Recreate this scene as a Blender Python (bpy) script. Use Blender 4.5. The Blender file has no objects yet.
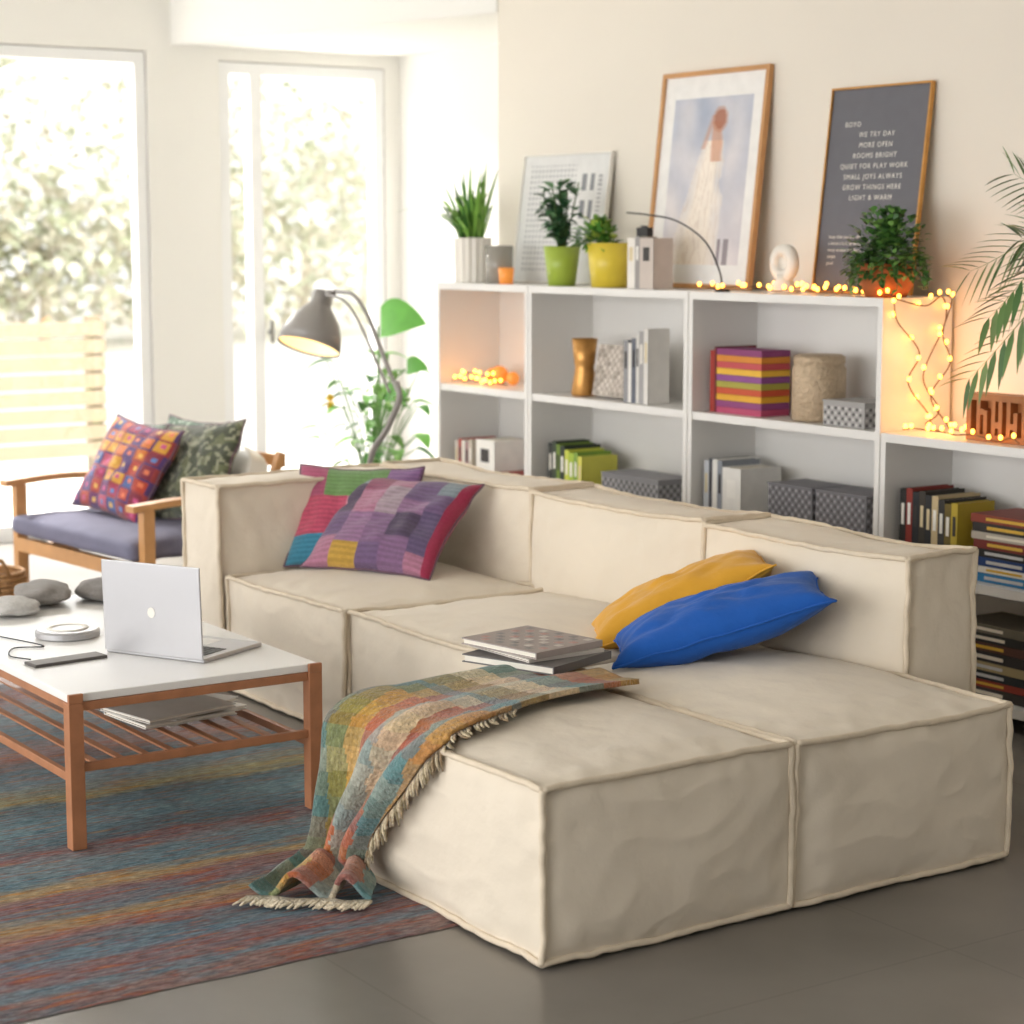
import bpy, math, random
from mathutils import Vector, Matrix, noise
random.seed(7)
C=bpy.context; D=bpy.data
def lin(c):
    if isinstance(c,str):
        c=c.lstrip('#')
        if len(c)==3: c=''.join(k*2 for k in c)
        c=[int(c[i:i+2],16)/255 for i in (0,2,4)]
    return tuple((x/12.92 if x<=0.04045 else ((x+0.055)/1.055)**2.4) for x in c[:3])
def sn(x,y,z,s=1.0): return noise.noise(Vector((x*s,y*s,z*s)))

# ---------------------------------------------------------------- materials
def newmat(name):
    m=D.materials.new(name); m.use_nodes=True
    return m,m.node_tree,m.node_tree.nodes['Principled BSDF']
def mat(name,col,rough=0.6,metal=0.0,var=0.0,vscale=8.0,bump=0.0,bscale=60.0,emit=None,estr=0.0,sheen=0.0,trans=0.0,stretch=None,attr=False,bdist=.01):
    m,nt,b=newmat(name)
    N=nt.nodes;L=nt.links
    b.inputs['Roughness'].default_value=rough; b.inputs['Metallic'].default_value=metal
    tc=N.new('ShaderNodeTexCoord'); mp=N.new('ShaderNodeMapping'); L.new(tc.outputs['Object'],mp.inputs[0])
    if stretch: mp.inputs['Scale'].default_value=stretch
    if attr:
        a=N.new('ShaderNodeAttribute'); a.attribute_name='Col'; src=a.outputs['Color']
    else:
        rgb=N.new('ShaderNodeRGB'); rgb.outputs[0].default_value=(*lin(col),1); src=rgb.outputs[0]
    if var>0:
        nz=N.new('ShaderNodeTexNoise'); nz.inputs['Scale'].default_value=vscale; nz.inputs['Detail'].default_value=5
        L.new(mp.outputs[0],nz.inputs['Vector'])
        mr=N.new('ShaderNodeMapRange'); mr.inputs['From Min'].default_value=.25; mr.inputs['From Max'].default_value=.75
        mr.inputs['To Min'].default_value=1-var; mr.inputs['To Max'].default_value=1+var
        L.new(nz.outputs[0],mr.inputs[0])
        mx=N.new('ShaderNodeVectorMath'); mx.operation='SCALE'
        L.new(src,mx.inputs[0]); L.new(mr.outputs[0],mx.inputs['Scale']); src=mx.outputs[0]
    L.new(src,b.inputs['Base Color'])
    if bump>0:
        nb=N.new('ShaderNodeTexNoise'); nb.inputs['Scale'].default_value=bscale; nb.inputs['Detail'].default_value=6
        L.new(mp.outputs[0],nb.inputs['Vector'])
        bp=N.new('ShaderNodeBump'); bp.inputs['Strength'].default_value=bump; bp.inputs['Distance'].default_value=bdist
        L.new(nb.outputs[0],bp.inputs['Height']); L.new(bp.outputs[0],b.inputs['Normal'])
    if emit: 
        b.inputs['Emission Color'].default_value=(*lin(emit),1); b.inputs['Emission Strength'].default_value=estr
    if sheen: b.inputs['Sheen Weight'].default_value=sheen
    if trans: b.inputs['Transmission Weight'].default_value=trans
    return m
M={}
M['wall']=mat('wall_paint','#eeece7',.85,var=.012,vscale=2,bump=.03,bscale=200)
M['wallb']=mat('cream_wall_paint','#e9e2d6',.85,var=.012,vscale=2,bump=.03,bscale=200)
M['trim']=mat('white_frame_paint','#f0f0f0',.45)
M['ceil']=mat('ceiling_paint','#f1f0ec',.9)
M['lacq']=mat('white_lacquer','#e9e7e3',.35,var=.01)
M['sofa']=mat('cream_canvas','#e3d7c4',.9,var=.03,vscale=3,bump=.38,bscale=9,sheen=.2,bdist=.02)
M['pipe']=mat('cream_piping','#dccdb6',.9,var=.06,vscale=30,bump=.2,bscale=150)
M['wood']=mat('walnut_wood','#a8714e',.5,var=.16,vscale=6,stretch=(3,3,3),bump=.05,bscale=40)
M['carved']=mat('carved_oak','#b5733f',.5,var=.16,vscale=16)
M['wood2']=mat('beech_wood','#c8945f',.45,var=.12,vscale=9)
M['attr']=mat('painted_colours','#ffffff',.6,attr=True,var=.05,vscale=20)
M['fabric']=mat('woven_fabric','#ffffff',.95,attr=True,var=.14,vscale=90,bump=.5,bscale=260,sheen=.3)
M['wool']=mat('wool_blanket','#ffffff',1.0,attr=True,var=.26,vscale=85,bump=1.0,bscale=110,sheen=.3)
M['leaf']=mat('leaf_green','#ffffff',.5,attr=True,var=.15,vscale=12)
M['yellow']=mat('mustard_velvet','#dba02a',.9,var=.06,vscale=8,bump=.3,bscale=18,sheen=.2,bdist=.02)
M['blue']=mat('cobalt_cotton','#0f57b0',.9,var=.05,vscale=8,bump=.35,bscale=18,sheen=.1,bdist=.02)
M['alu']=mat('aluminium','#b9b8ba',.38,metal=.75)
M['keys']=mat('dark_keys','#3a3a3c',.5)
M['screen']=mat('dark_screen','#101014',.15)
M['grey']=mat('lamp_grey','#9b9793',.4,metal=.15)
M['black']=mat('matte_black','#1c1b1b',.5)
M['chrome']=mat('dark_steel','#7d7b78',.3,metal=.8)
M['ivory']=mat('ivory_ceramic','#ebe6dc',.35)
M['lampin']=mat('lamp_inner_warm','#fff0d0',.5,emit='#ffdfa0',estr=.7)
M['navy']=mat('grey_lavender_cushion','#757488',.95,var=.08,vscale=10,bump=.2,bscale=60)
M['terra']=mat('terracotta','#b5622f',.7,var=.1)
M['lime']=mat('lime_glaze','#a9c04a',.35)
M['yel']=mat('yellow_glaze','#e8cf45',.35)
M['gold']=mat('antique_gold','#c79352',.35,metal=.7,var=.15,vscale=30)
M['beige']=mat('hammered_beige','#bfa98d',.45,metal=.35,var=.12,vscale=60,bump=.9,bscale=70)
M['wicker']=mat('wicker','#a97f52',.8,var=.3,vscale=60,bump=.8,bscale=90)
M['soil']=mat('soil','#3a2a1e',1)
M['cable']=mat('copper_cable','#6b4a2a',.5)
M['bulb']=mat('warm_bulb','#ffcf80',.4,emit='#ffa63a',estr=9)
M['paper']=mat('paper_white','#f1eee6',.8)
M['amber']=mat('amber_glass','#e0954a',.2,emit='#ff9030',estr=.35)

def glassmat():
    m,nt,b=newmat('clear_pane')
    N=nt.nodes;L=nt.links
    tr=N.new('ShaderNodeBsdfTransparent'); gl=N.new('ShaderNodeBsdfGlossy'); gl.inputs['Roughness'].default_value=.02
    mx=N.new('ShaderNodeMixShader'); mx.inputs[0].default_value=.05
    L.new(tr.outputs[0],mx.inputs[1]);L.new(gl.outputs[0],mx.inputs[2])
    L.new(mx.outputs[0],N['Material Output'].inputs[0]); return m
M['glass']=glassmat()
def floormat():
    m,nt,b=newmat('grey_concrete_floor')
    N=nt.nodes;L=nt.links
    tc=N.new('ShaderNodeTexCoord')
    nz=N.new('ShaderNodeTexNoise'); nz.inputs['Scale'].default_value=1.6; nz.inputs['Detail'].default_value=8; L.new(tc.outputs['Object'],nz.inputs[0])
    cr=N.new('ShaderNodeValToRGB'); cr.color_ramp.elements[0].color=(*lin('#6b6761'),1); cr.color_ramp.elements[1].color=(*lin('#868079'),1)
    cr.color_ramp.elements[0].position=.3;cr.color_ramp.elements[1].position=.7
    L.new(nz.outputs[0],cr.inputs[0])
    br=N.new('ShaderNodeTexBrick'); br.offset=0; br.inputs['Scale'].default_value=1.0
    br.inputs['Brick Width'].default_value=1.2; br.inputs['Row Height'].default_value=1.2; br.inputs['Mortar Size'].default_value=.003
    br.inputs['Color1'].default_value=(1,1,1,1);br.inputs['Color2'].default_value=(.98,.98,.98,1);br.inputs['Mortar'].default_value=(.78,.78,.78,1)
    mp=N.new('ShaderNodeMapping'); mp.inputs['Location'].default_value=(.75,.3,0)
    L.new(tc.outputs['Object'],mp.inputs[0]);L.new(mp.outputs[0],br.inputs['Vector'])
    mx=N.new('ShaderNodeMix'); mx.data_type='RGBA'; mx.blend_type='MULTIPLY'; mx.inputs[0].default_value=1
    L.new(cr.outputs[0],mx.inputs[6]);L.new(br.outputs[0],mx.inputs[7]);L.new(mx.outputs[2],b.inputs['Base Color'])
    b.inputs['Roughness'].default_value=.31
    bp=N.new('ShaderNodeBump');bp.inputs['Strength'].default_value=.05;L.new(nz.outputs[0],bp.inputs['Height']);L.new(bp.outputs[0],b.inputs['Normal'])
    return m
M['floor']=floormat()
def rugmat():
    m,nt,b=newmat('striped_rug_wool')
    N=nt.nodes;L=nt.links
    tc=N.new('ShaderNodeTexCoord'); sp=N.new('ShaderNodeSeparateXYZ'); L.new(tc.outputs['Object'],sp.inputs[0])
    def streak(sx,sy,sc,det=4,off=0,rough=.65):
        mp=N.new('ShaderNodeMapping'); mp.inputs['Scale'].default_value=(sx,sy,1); mp.inputs['Location'].default_value=(off,off,0); L.new(tc.outputs['Object'],mp.inputs[0])
        nz=N.new('ShaderNodeTexNoise'); nz.inputs['Scale'].default_value=sc; nz.inputs['Detail'].default_value=det; nz.inputs['Roughness'].default_value=rough
        L.new(mp.outputs[0],nz.inputs[0]); return nz
    def ramp(src,stops,const=False):
        cr=N.new('ShaderNodeValToRGB'); L.new(src,cr.inputs[0]); e=cr.color_ramp.elements
        e[0].position=stops[0][0];e[0].color=(*lin(stops[0][1]),1);e[1].position=stops[-1][0];e[1].color=(*lin(stops[-1][1]),1)
        for p_,cc in stops[1:-1]:
            x=e.new(p_);x.color=(*lin(cc),1)
        return cr
    n1=streak(6,1.1,2.2,7)
    a=N.new('ShaderNodeMath');a.operation='MULTIPLY_ADD';a.inputs[1].default_value=1/3.2;a.inputs[2].default_value=7.0/3.2;L.new(sp.outputs[0],a.inputs[0])
    c=N.new('ShaderNodeMath');c.operation='MULTIPLY_ADD';c.inputs[1].default_value=.09;c.inputs[2].default_value=-.045;L.new(n1.outputs[0],c.inputs[0])
    d=N.new('ShaderNodeMath');d.operation='ADD';L.new(a.outputs[0],d.inputs[0]);L.new(c.outputs[0],d.inputs[1])
    cr=ramp(d.outputs[0],[(0,'#6a6f74'),(.08,'#8a5f5c'),(.16,'#7d868a'),(.26,'#5f7078'),(.34,'#a87260'),(.38,'#566b72'),(.44,'#7c8e92'),(.49,'#b8a255'),(.51,'#546c72'),(.57,'#7397a0'),(.62,'#4d6670'),(.645,'#8e5450'),(.67,'#7c8c90'),(.71,'#547a88'),(.735,'#c69c4c'),(.755,'#945048'),(.785,'#5f6a74'),(.81,'#bf923f'),(.83,'#a5543f'),(.86,'#5a626c'),(.88,'#587a8c'),(.91,'#905048'),(.935,'#627c88'),(.955,'#a2624a'),(.975,'#505c68')])
    n2=streak(26,2.6,2.0,8,3.3,.7)
    cr2=ramp(n2.outputs[0],[(.35,'#263d50'),(.43,'#618090'),(.48,'#a5b0ae'),(.53,'#607480'),(.575,'#a84c3e'),(.62,'#cf8842'),(.68,'#e3be6a')])
    mx=N.new('ShaderNodeMix');mx.data_type='RGBA';mx.inputs[0].default_value=.36
    L.new(cr.outputs[0],mx.inputs[6]);L.new(cr2.outputs[0],mx.inputs[7])
    n3=streak(70,12,2.0,4,1.7)
    mr=N.new('ShaderNodeMapRange');mr.inputs[1].default_value=.3;mr.inputs[2].default_value=.7;mr.inputs[3].default_value=.45;mr.inputs[4].default_value=1.5;L.new(n3.outputs[0],mr.inputs[0])
    vm=N.new('ShaderNodeVectorMath');vm.operation='SCALE';L.new(mx.outputs[2],vm.inputs[0]);L.new(mr.outputs[0],vm.inputs['Scale'])
    L.new(vm.outputs[0],b.inputs['Base Color']);b.inputs['Roughness'].default_value=1
    bp=N.new('ShaderNodeBump');bp.inputs['Strength'].default_value=1;bp.inputs['Distance'].default_value=.02
    L.new(n3.outputs[0],bp.inputs['Height']);L.new(bp.outputs[0],b.inputs['Normal'])
    return m
M['rug']=rugmat()

# ---------------------------------------------------------------- helpers
def link(o,parent=None):
    C.scene.collection.objects.link(o)
    if parent is not None:
        o.parent=parent; o.matrix_parent_inverse=Matrix.Translation(parent.location).inverted()
    return o
def group(name,loc=(0,0,0)):
    e=D.objects.new(name,None); e.location=loc; e.empty_display_size=.1
    C.scene.collection.objects.link(e); return e
class MB:
    def __init__(s): s.v=[];s.f=[];s.c=[]
    def add(s,vs,fs,col=(1,1,1)):
        n=len(s.v); s.v+= [tuple(v) for v in vs]
        for i,f in enumerate(fs):
            s.f.append([n+k for k in f]); s.c.append(col[i] if isinstance(col,list) else col)
    def box(s,x0,x1,y0,y1,z0,z1,col='#ffffff',T=None):
        if isinstance(col,str): col=lin(col)
        vs=[Vector(p) for p in ((x0,y0,z0),(x1,y0,z0),(x1,y1,z0),(x0,y1,z0),(x0,y0,z1),(x1,y0,z1),(x1,y1,z1),(x0,y1,z1))]
        if T: vs=[T@v for v in vs]
        s.add(vs,[(0,3,2,1),(4,5,6,7),(0,1,5,4),(1,2,6,5),(2,3,7,6),(3,0,4,7)],col)
    def beam(s,a,b,w,h,col='#ffffff',up=(0,0,1)):
        a=Vector(a);b=Vector(b);d=(b-a);l=d.length;d.normalize();u=Vector(up);r=d.cross(u)
        if r.length<1e-4: r=d.cross(Vector((1,0,0)))
        r.normalize();u=r.cross(d)
        T=Matrix(((r.x,d.x,u.x,a.x),(r.y,d.y,u.y,a.y),(r.z,d.z,u.z,a.z),(0,0,0,1)))
        s.box(-w/2,w/2,0,l,-h/2,h/2,col,T)
    def lathe(s,prof,c=(0,0,0),seg=32,col='#ffffff',T=None,ribs=0,ribd=0):
        if isinstance(col,str): col=lin(col)
        vs=[];fs=[]
        for r,z in prof:
            for k in range(seg):
                a=2*math.pi*k/seg; rr=r*(1+(ribd*math.cos(a*ribs) if ribs else 0))
                v=Vector((rr*math.cos(a),rr*math.sin(a),z)); v=(T@v) if T else v+Vector(c); vs.append(v)
        for i in range(len(prof)-1):
            for k in range(seg):
                k2=(k+1)%seg; fs.append((i*seg+k,i*seg+k2,(i+1)*seg+k2,(i+1)*seg+k))
        s.add(vs,fs,col)
    def tube(s,pts,r,col='#ffffff',seg=8):
        if isinstance(col,str): col=lin(col)
        pts=[Vector(p) for p in pts]; vs=[];fs=[]
        n=len(pts); u=None
        for i,p in enumerate(pts):
            d=(pts[min(i+1,n-1)]-pts[max(i-1,0)]).normalized()
            if u is None:
                u=d.cross(Vector((0,0,1)))
                if u.length<1e-3:u=d.cross(Vector((1,0,0)))
                u.normalize()
            else:
                u=(u-d*u.dot(d)).normalized()
            w=d.cross(u)
            rr=r[i] if isinstance(r,(list,tuple)) else r
            for k in range(seg):
                a=2*math.pi*k/seg; vs.append(p+u*math.cos(a)*rr+w*math.sin(a)*rr)
        for i in range(n-1):
            for k in range(seg):
                k2=(k+1)%seg; fs.append((i*seg+k,i*seg+k2,(i+1)*seg+k2,(i+1)*seg+k))
        fs.append(tuple(range(seg))[::-1]);fs.append(tuple((n-1)*seg+k for k in range(seg)))
        s.add(vs,fs,col)
    def leaf(s,base,d,L,W,droop=.3,col='#3f7a35',n=6,heart=False,roll=0):
        if isinstance(col,str): col=lin(col)
        base=Vector(base);d=Vector(d).normalized()
        side=d.cross(Vector((0,0,1)))
        if side.length<.05: side=Vector((random.uniform(-1,1),random.uniform(-1,1),0))
        side.normalize()
        if roll: side=Matrix.Rotation(roll,3,d)@side
        vs=[];fs=[]
        for i in range(n+1):
            t=i/n
            p=base+d*L*t+Vector((0,0,-droop*L*t*t))
            if heart: w=W*.5*math.sin(math.pi*(.12+.88*t)**.6)**.8 if t<1 else 0
            else: w=W*math.sin(math.pi*t**.75)*.5+W*.02
            up=Vector((0,0,w*.25))
            vs+=[p-side*w+up,p,p+side*w+up]
        for i in range(n):
            a=i*3; fs+=[(a,a+1,a+4,a+3),(a+1,a+2,a+5,a+4)]
        k=random.uniform(.8,1.2); s.add(vs,fs,tuple(min(1,c*k) for c in col))
    def build(s,name,m,parent=None,bevel=0,smooth=False,solid=0,sub=0,merge=False):
        me=D.meshes.new(name); me.from_pydata(s.v,[],s.f); me.update()
        ca=me.color_attributes.new('Col','FLOAT_COLOR','CORNER')
        buf=[]
        for f,c in zip(s.f,s.c): buf+= [c[0],c[1],c[2],1.0]*len(f)
        ca.data.foreach_set('color',buf)
        if smooth: me.polygons.foreach_set('use_smooth',[True]*len(me.polygons))
        me.materials.append(m)
        o=D.objects.new(name,me); link(o,parent)
        if merge:
            w=o.modifiers.new('w','WELD'); w.merge_threshold=.0004
        if bevel:
            b=o.modifiers.new('b','BEVEL');b.width=bevel;b.segments=2;b.limit_method='ANGLE'
        if solid:
            b=o.modifiers.new('s','SOLIDIFY');b.thickness=solid
        if sub:
            b=o.modifiers.new('ss','SUBSURF');b.levels=sub;b.render_levels=sub
        return o
def cr_path(pts,n):
    pts=[Vector(p) for p in pts]; P=[pts[0]*2-pts[1]]+pts+[pts[-1]*2-pts[-2]]
    out=[]; m=len(pts)-1
    for i in range(n+1):
        t=i/n*m; k=min(int(t),m-1); f=t-k
        a,b,c,d=P[k],P[k+1],P[k+2],P[k+3]
        out.append(.5*((2*b)+(c-a)*f+(2*a-5*b+4*c-d)*f*f+(3*b-a-3*c+d)*f*f*f))
    return out
def sbox(name,x0,x1,y0,y1,z0,z1,m,parent=None,bevel=.003):
    b=MB(); b.box(x0,x1,y0,y1,z0,z1); return b.build(name,m,parent,bevel=bevel)

# ---------------------------------------------------------------- room shell
XW=-10.3; YB=5.28; YN=6.12; XC=-8.0; ZC=3.0; YL=-2.4; XR=2.2
sbox('floor',-10.45,XR,YL-.1,YN+.1,-.1,0,M['floor'],bevel=0)
sbox('ceiling',-10.45,XR+.1,YL-.1,YN+.1,ZC,ZC+.1,M['ceil'],bevel=0)
b=MB(); b.box(XC,XR,YB,YN+.1,0,ZC); b.build('wall_back',M['wallb'])
b=MB(); b.box(-10.45,XC,YN,YN+.1,0,ZC); b.build('wall_niche',M['wall'])
b=MB(); b.box(XR,XR+.1,YL-.1,YB,0,ZC); b.build('wall_right',M['wall'])
b=MB()
for (y0,y1,z0,z1) in ((YL-.1,.4,0,ZC),(.4,2.0,2.57,ZC),(2.0,2.45,0,ZC),(2.45,4.56,2.57,ZC),(4.56,4.98,0,ZC),(4.98,6.02,2.54,ZC),(6.02,YN,0,ZC)):
    b.box(XW-.15,XW,y0,y1,z0,z1)
b.build('wall_window_side',M['wall'])
b=MB()
pl=[(XW,4.70),(XC,5.27),(XC,YN),(XW,YN)]
vs=[(x,y,2.61) for x,y in pl]+[(x,y,ZC) for x,y in pl]
b.add(vs,[(3,2,1,0),(4,5,6,7),(0,1,5,4),(1,2,6,5),(2,3,7,6),(3,0,4,7)]); b.build('trim_1',M['ceil'])
b=MB(); WIN=((-9.2,-6.6),(-6.2,-3.6),(-3.2,-.6))
xs=[-10.45]+[v for w in WIN for v in w]+[XR]
for i in range(0,len(xs),2): b.box(xs[i],xs[i+1],YL-.12,YL,0,ZC)
for a,c in WIN: b.box(a,c,YL-.12,YL,2.65,ZC); 
b.build('wall_left',M['wall'])
def window(name,axis,pos,a0,a1,z0,z1,mull=(),fw=.06,dep=.08,handle=None,pane=True):
    g=group(name,(pos if axis=='x' else (a0+a1)/2,(a0+a1)/2 if axis=='x' else pos,(z0+z1)/2))
    def bx(B,a,b_,za,zb,dd=dep):
        if axis=='x': B.box(pos-dd/2,pos+dd/2,a,b_,za,zb)
        else: B.box(a,b_,pos-dd/2,pos+dd/2,za,zb)
    B=MB(); bx(B,a0,a0+fw,z0,z1);bx(B,a1-fw,a1,z0,z1)
    cuts=[a0+fw]+[v for mm in mull for v in (mm-.035,mm+.035)]+[a1-fw]
    for i in range(0,len(cuts),2):
        bx(B,cuts[i],cuts[i+1],z1-fw,z1);bx(B,cuts[i],cuts[i+1],z0,z0+fw*1.4)
    for mm in mull: bx(B,mm-.035,mm+.035,z0,z1)
    B.build('frame',M['trim'],g)
    if pane:
        G=MB()
        for i in range(0,len(cuts),2): bx(G,cuts[i],cuts[i+1],z0+fw*1.4,z1-fw,.008)
        G.build('pane',M['glass'],g)
    if handle:
        H_=MB(); H_.beam((pos+dep/2+.03,handle,1.0),(pos+dep/2+.03,handle,1.13),.016,.016); H_.box(pos+dep/2,pos+dep/2+.03,handle-.012,handle+.012,1.05,1.075); H_.build('handle',M['chrome'],g)
    return g
window('window_1','x',XW-.05,2.46,4.55,0.0,2.565)
window('window_2','x',XW-.05,4.985,6.015,0.0,2.535,mull=(5.205,),handle=5.27)
window('window_3','x',XW-.05,.41,1.99,0.0,2.565,pane=False)
for i,(a,c) in enumerate(WIN): window('window_%d'%(4+i),'y',YL-.06,a+.004,c-.004,0.001,2.645,mull=((a+c)/2,),pane=False)
b=MB(); b.box(XC+.0,XR-.01,YB-.012,YB,0,.08); b.build('baseboard_back',M['trim'])

# ---------------------------------------------------------------- exterior
b=MB(); b.box(-60,-10.46,-30,40,-.25,-.12,'#e4e0d6'); b.build('patio_ground',M['attr'])
b=MB()
for k in range(8): b.box(-14.1,-14.06,1.0,5.85,.0+k*.125,.105+k*.125,'#9c8d76')
for y in (1.0,2.6,4.2,5.74): b.box(-14.2,-14.1,y,y+.1,-.12,1.02,'#8c7c64')
b.build('timber_fence',M['attr'])
b=MB()
cl=[(-30,9.3,1.2,1.6),(-30,11.5,1.4,1.8),(-31,14.0,1.2,2.0),(-32,17.0,1.6,2.6),(-30,7.0,1.2,1.6),(-36,12,3.6,2.8),(-36,17,3.2,2.8),(-36,20.5,2.4,2.6)]
for k in range(8000):
    cx=random.choice(cl)
    r=cx[3]*random.random()**.5
    th=random.uniform(0,2*math.pi);ph=math.acos(random.uniform(-1,1))
    p=(cx[0]+r*math.sin(ph)*math.cos(th),cx[1]+r*math.sin(ph)*math.sin(th),max(.2,cx[2]+.8*r*math.cos(ph)))
    b.leaf(p,(random.uniform(-1,1),random.uniform(-1,1),random.uniform(-.5,1)),.34,.20,.2,random.choice(['#d3d5bc','#e0dac6','#ccd2b6','#e6dfce']),n=2)
for cx in cl:
    b.tube([(cx[0],cx[1],-.2),(cx[0]+.1,cx[1],.8),(cx[0],cx[1]+.2,1.8)],[.12,.09,.05],'#d8cdb8')
b.build('garden_trees',M['leaf'])

# ---------------------------------------------------------------- sofa
def soft_box(name,x0,x1,y0,y1,z0,z1,parent,puff=(.02,.02,.035),n=56,seed=0,wob=.005,flare=0.0):
    cx,cy,cz=(x0+x1)/2,(y0+y1)/2,(z0+z1)/2; hx,hy,hz=(x1-x0)/2,(y1-y0)/2,(z1-z0)/2
    def fn(a,b_,c):
        p=Vector((cx+hx*a,cy+hy*b_,cz+hz*c))
        pa=max(0,(1-b_*b_)*(1-c*c))**.6; pb=max(0,(1-a*a)*(1-c*c))**.6; pc=max(0,(1-a*a)*(1-b_*b_))**.6
        if abs(a)>.999: p.x+=math.copysign(puff[0],a)*pa
        if abs(b_)>.999: p.y+=math.copysign(puff[1],b_)*pb
        if abs(c)>.999: p.z+=(puff[2] if c>0 else 0)*pc
        if c>0: p.z+=flare*(a*a-.6)*c*(1 if hx>hy else 0)
        q=p+Vector((seed*3.1,seed*1.7,0))
        w=wob
        p.x+=w*2*sn(q.x*1,q.y,q.z,4.)*(1 if abs(a)>.9 else .4)
        p.y+=w*2*sn(q.x+5,q.y,q.z,4.)*(1 if abs(b_)>.9 else .4)
        p.z+=w*2.2*sn(q.x+9,q.y,q.z,3.)*(1 if c>0 else .05)
        ridg=(1-abs(noise.noise(Vector((q.x*5,q.y*5,q.z*9)))))**6
        m2=sorted((abs(a),abs(b_),abs(c)))[1]
        dist=(1-m2)*min(hx,hy,hz)
        pk=math.exp(-dist/.045)*(1-math.exp(-dist/.008))*.012*sn(q.x+2,q.y,q.z,17.)
        sh=-.008*math.exp(-dist/.02)*(1-math.exp(-dist/.006))
        if abs(a)>.999: p.x+=math.copysign(1,a)*(w*1.1*(ridg-.4)*pa+pk+sh)
        if abs(b_)>.999: p.y+=math.copysign(1,b_)*(w*1.1*(ridg-.4)*pb+pk+sh)
        if c>.999: p.z+=w*.9*(ridg-.4)*pc+pk+sh
        return p
    B=MB(); t=[math.sin(math.pi/2*(-1+2*i/n))*.35+(-1+2*i/n)*.65 for i in range(n+1)]
    faces=[lambda u,v:(1,u,v),lambda u,v:(-1,-u,v),lambda u,v:(-u,1,v),lambda u,v:(u,-1,v),lambda u,v:(u,v,1),lambda u,v:(u,-v,-1)]
    for g in faces:
        vs=[fn(*g(u,v)) for v in t for u in t]
        fs=[(j*(n+1)+i,j*(n+1)+i+1,(j+1)*(n+1)+i+1,(j+1)*(n+1)+i) for j in range(n) for i in range(n)]
        B.add(vs,fs)
    o=B.build(name,M['sofa'],parent,smooth=True,merge=True)
    P=MB()
    def edge(f):
        pts=[]
        for i in range(n+1):
            a,b_,c=f(t[i]); p=fn(a,b_,c); 
            d=Vector((a if abs(a)==1 else 0,b_ if abs(b_)==1 else 0,c if abs(c)==1 else 0)).normalized()
            pts.append(p+d*.004+Vector((sn(p.x,p.y,p.z,22),sn(p.x+3,p.y,p.z,22),sn(p.x,p.y+7,p.z,22)))*.004)
        P.tube(pts,.0082,seg=8)
    for sa in (-1,1):
        for sb in (-1,1):
            edge(lambda s,sa=sa,sb=sb:(sa,sb,s))
            edge(lambda s,sa=sa,sb=sb:(s,sa,sb)); edge(lambda s,sa=sa,sb=sb:(sa,s,sb))
    P.build(name+'_piping',M['pipe'],parent,smooth=True)
    return fn
sofa=group('sectional_sofa',(-5.1,3.4,0))
ZB=.018
soft_box('seat_left',-6.46,-5.632,3.12,3.912,ZB,.405,sofa,seed=1,puff=(.004,.018,.045))
soft_box('seat_middle',-5.620,-4.56,3.14,3.912,ZB,.405,sofa,seed=2,puff=(.004,.018,.045))
soft_box('seat_corner',-4.545,-3.55,3.185,3.912,ZB,.405,sofa,seed=3,puff=(.026,.004,.042))
soft_box('ottoman',-4.42,-3.55,2.46,3.165,ZB,.405,sofa,seed=4,puff=(.026,.022,.042))
soft_box('arm',-6.76,-6.475,3.10,3.915,ZB,.725,sofa,seed=5,puff=(.008,.015,.015),wob=.003)
soft_box('back_left',-6.76,-5.755,3.93,4.19,ZB,.725,sofa,seed=6,puff=(.004,.06,.016),flare=.012)
soft_box('back_middle',-5.743,-4.817,3.93,4.19,ZB,.725,sofa,seed=7,puff=(.004,.07,.016),flare=.014)
soft_box('back_right',-4.805,-3.95,3.93,4.19,ZB,.725,sofa,seed=8,puff=(.012,.07,.016),flare=.012)
b=MB()
for x,y in ((-3.60,3.80),(-3.62,3.28),(-3.62,3.1),(-6.68,3.2),(-6.68,4.1),(-5.7,3.25),(-4.05,4.1)):
    b.lathe([(0,0.0),(.022,.0),(.022,.05),(0,.05)],(x,y,0),16)
b.build('feet',M['black'],sofa)
def topz(x,y,x0=-4.42,x1=-3.55,y0=2.46,y1=3.165):
    a=(x-(x0+x1)/2)/((x1-x0)/2);c=(y-(y0+y1)/2)/((y1-y0)/2)
    return .405+.042*max(0,(1-a*a)*(1-c*c))**.6 if abs(a)<1 and abs(c)<1 else .405

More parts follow.
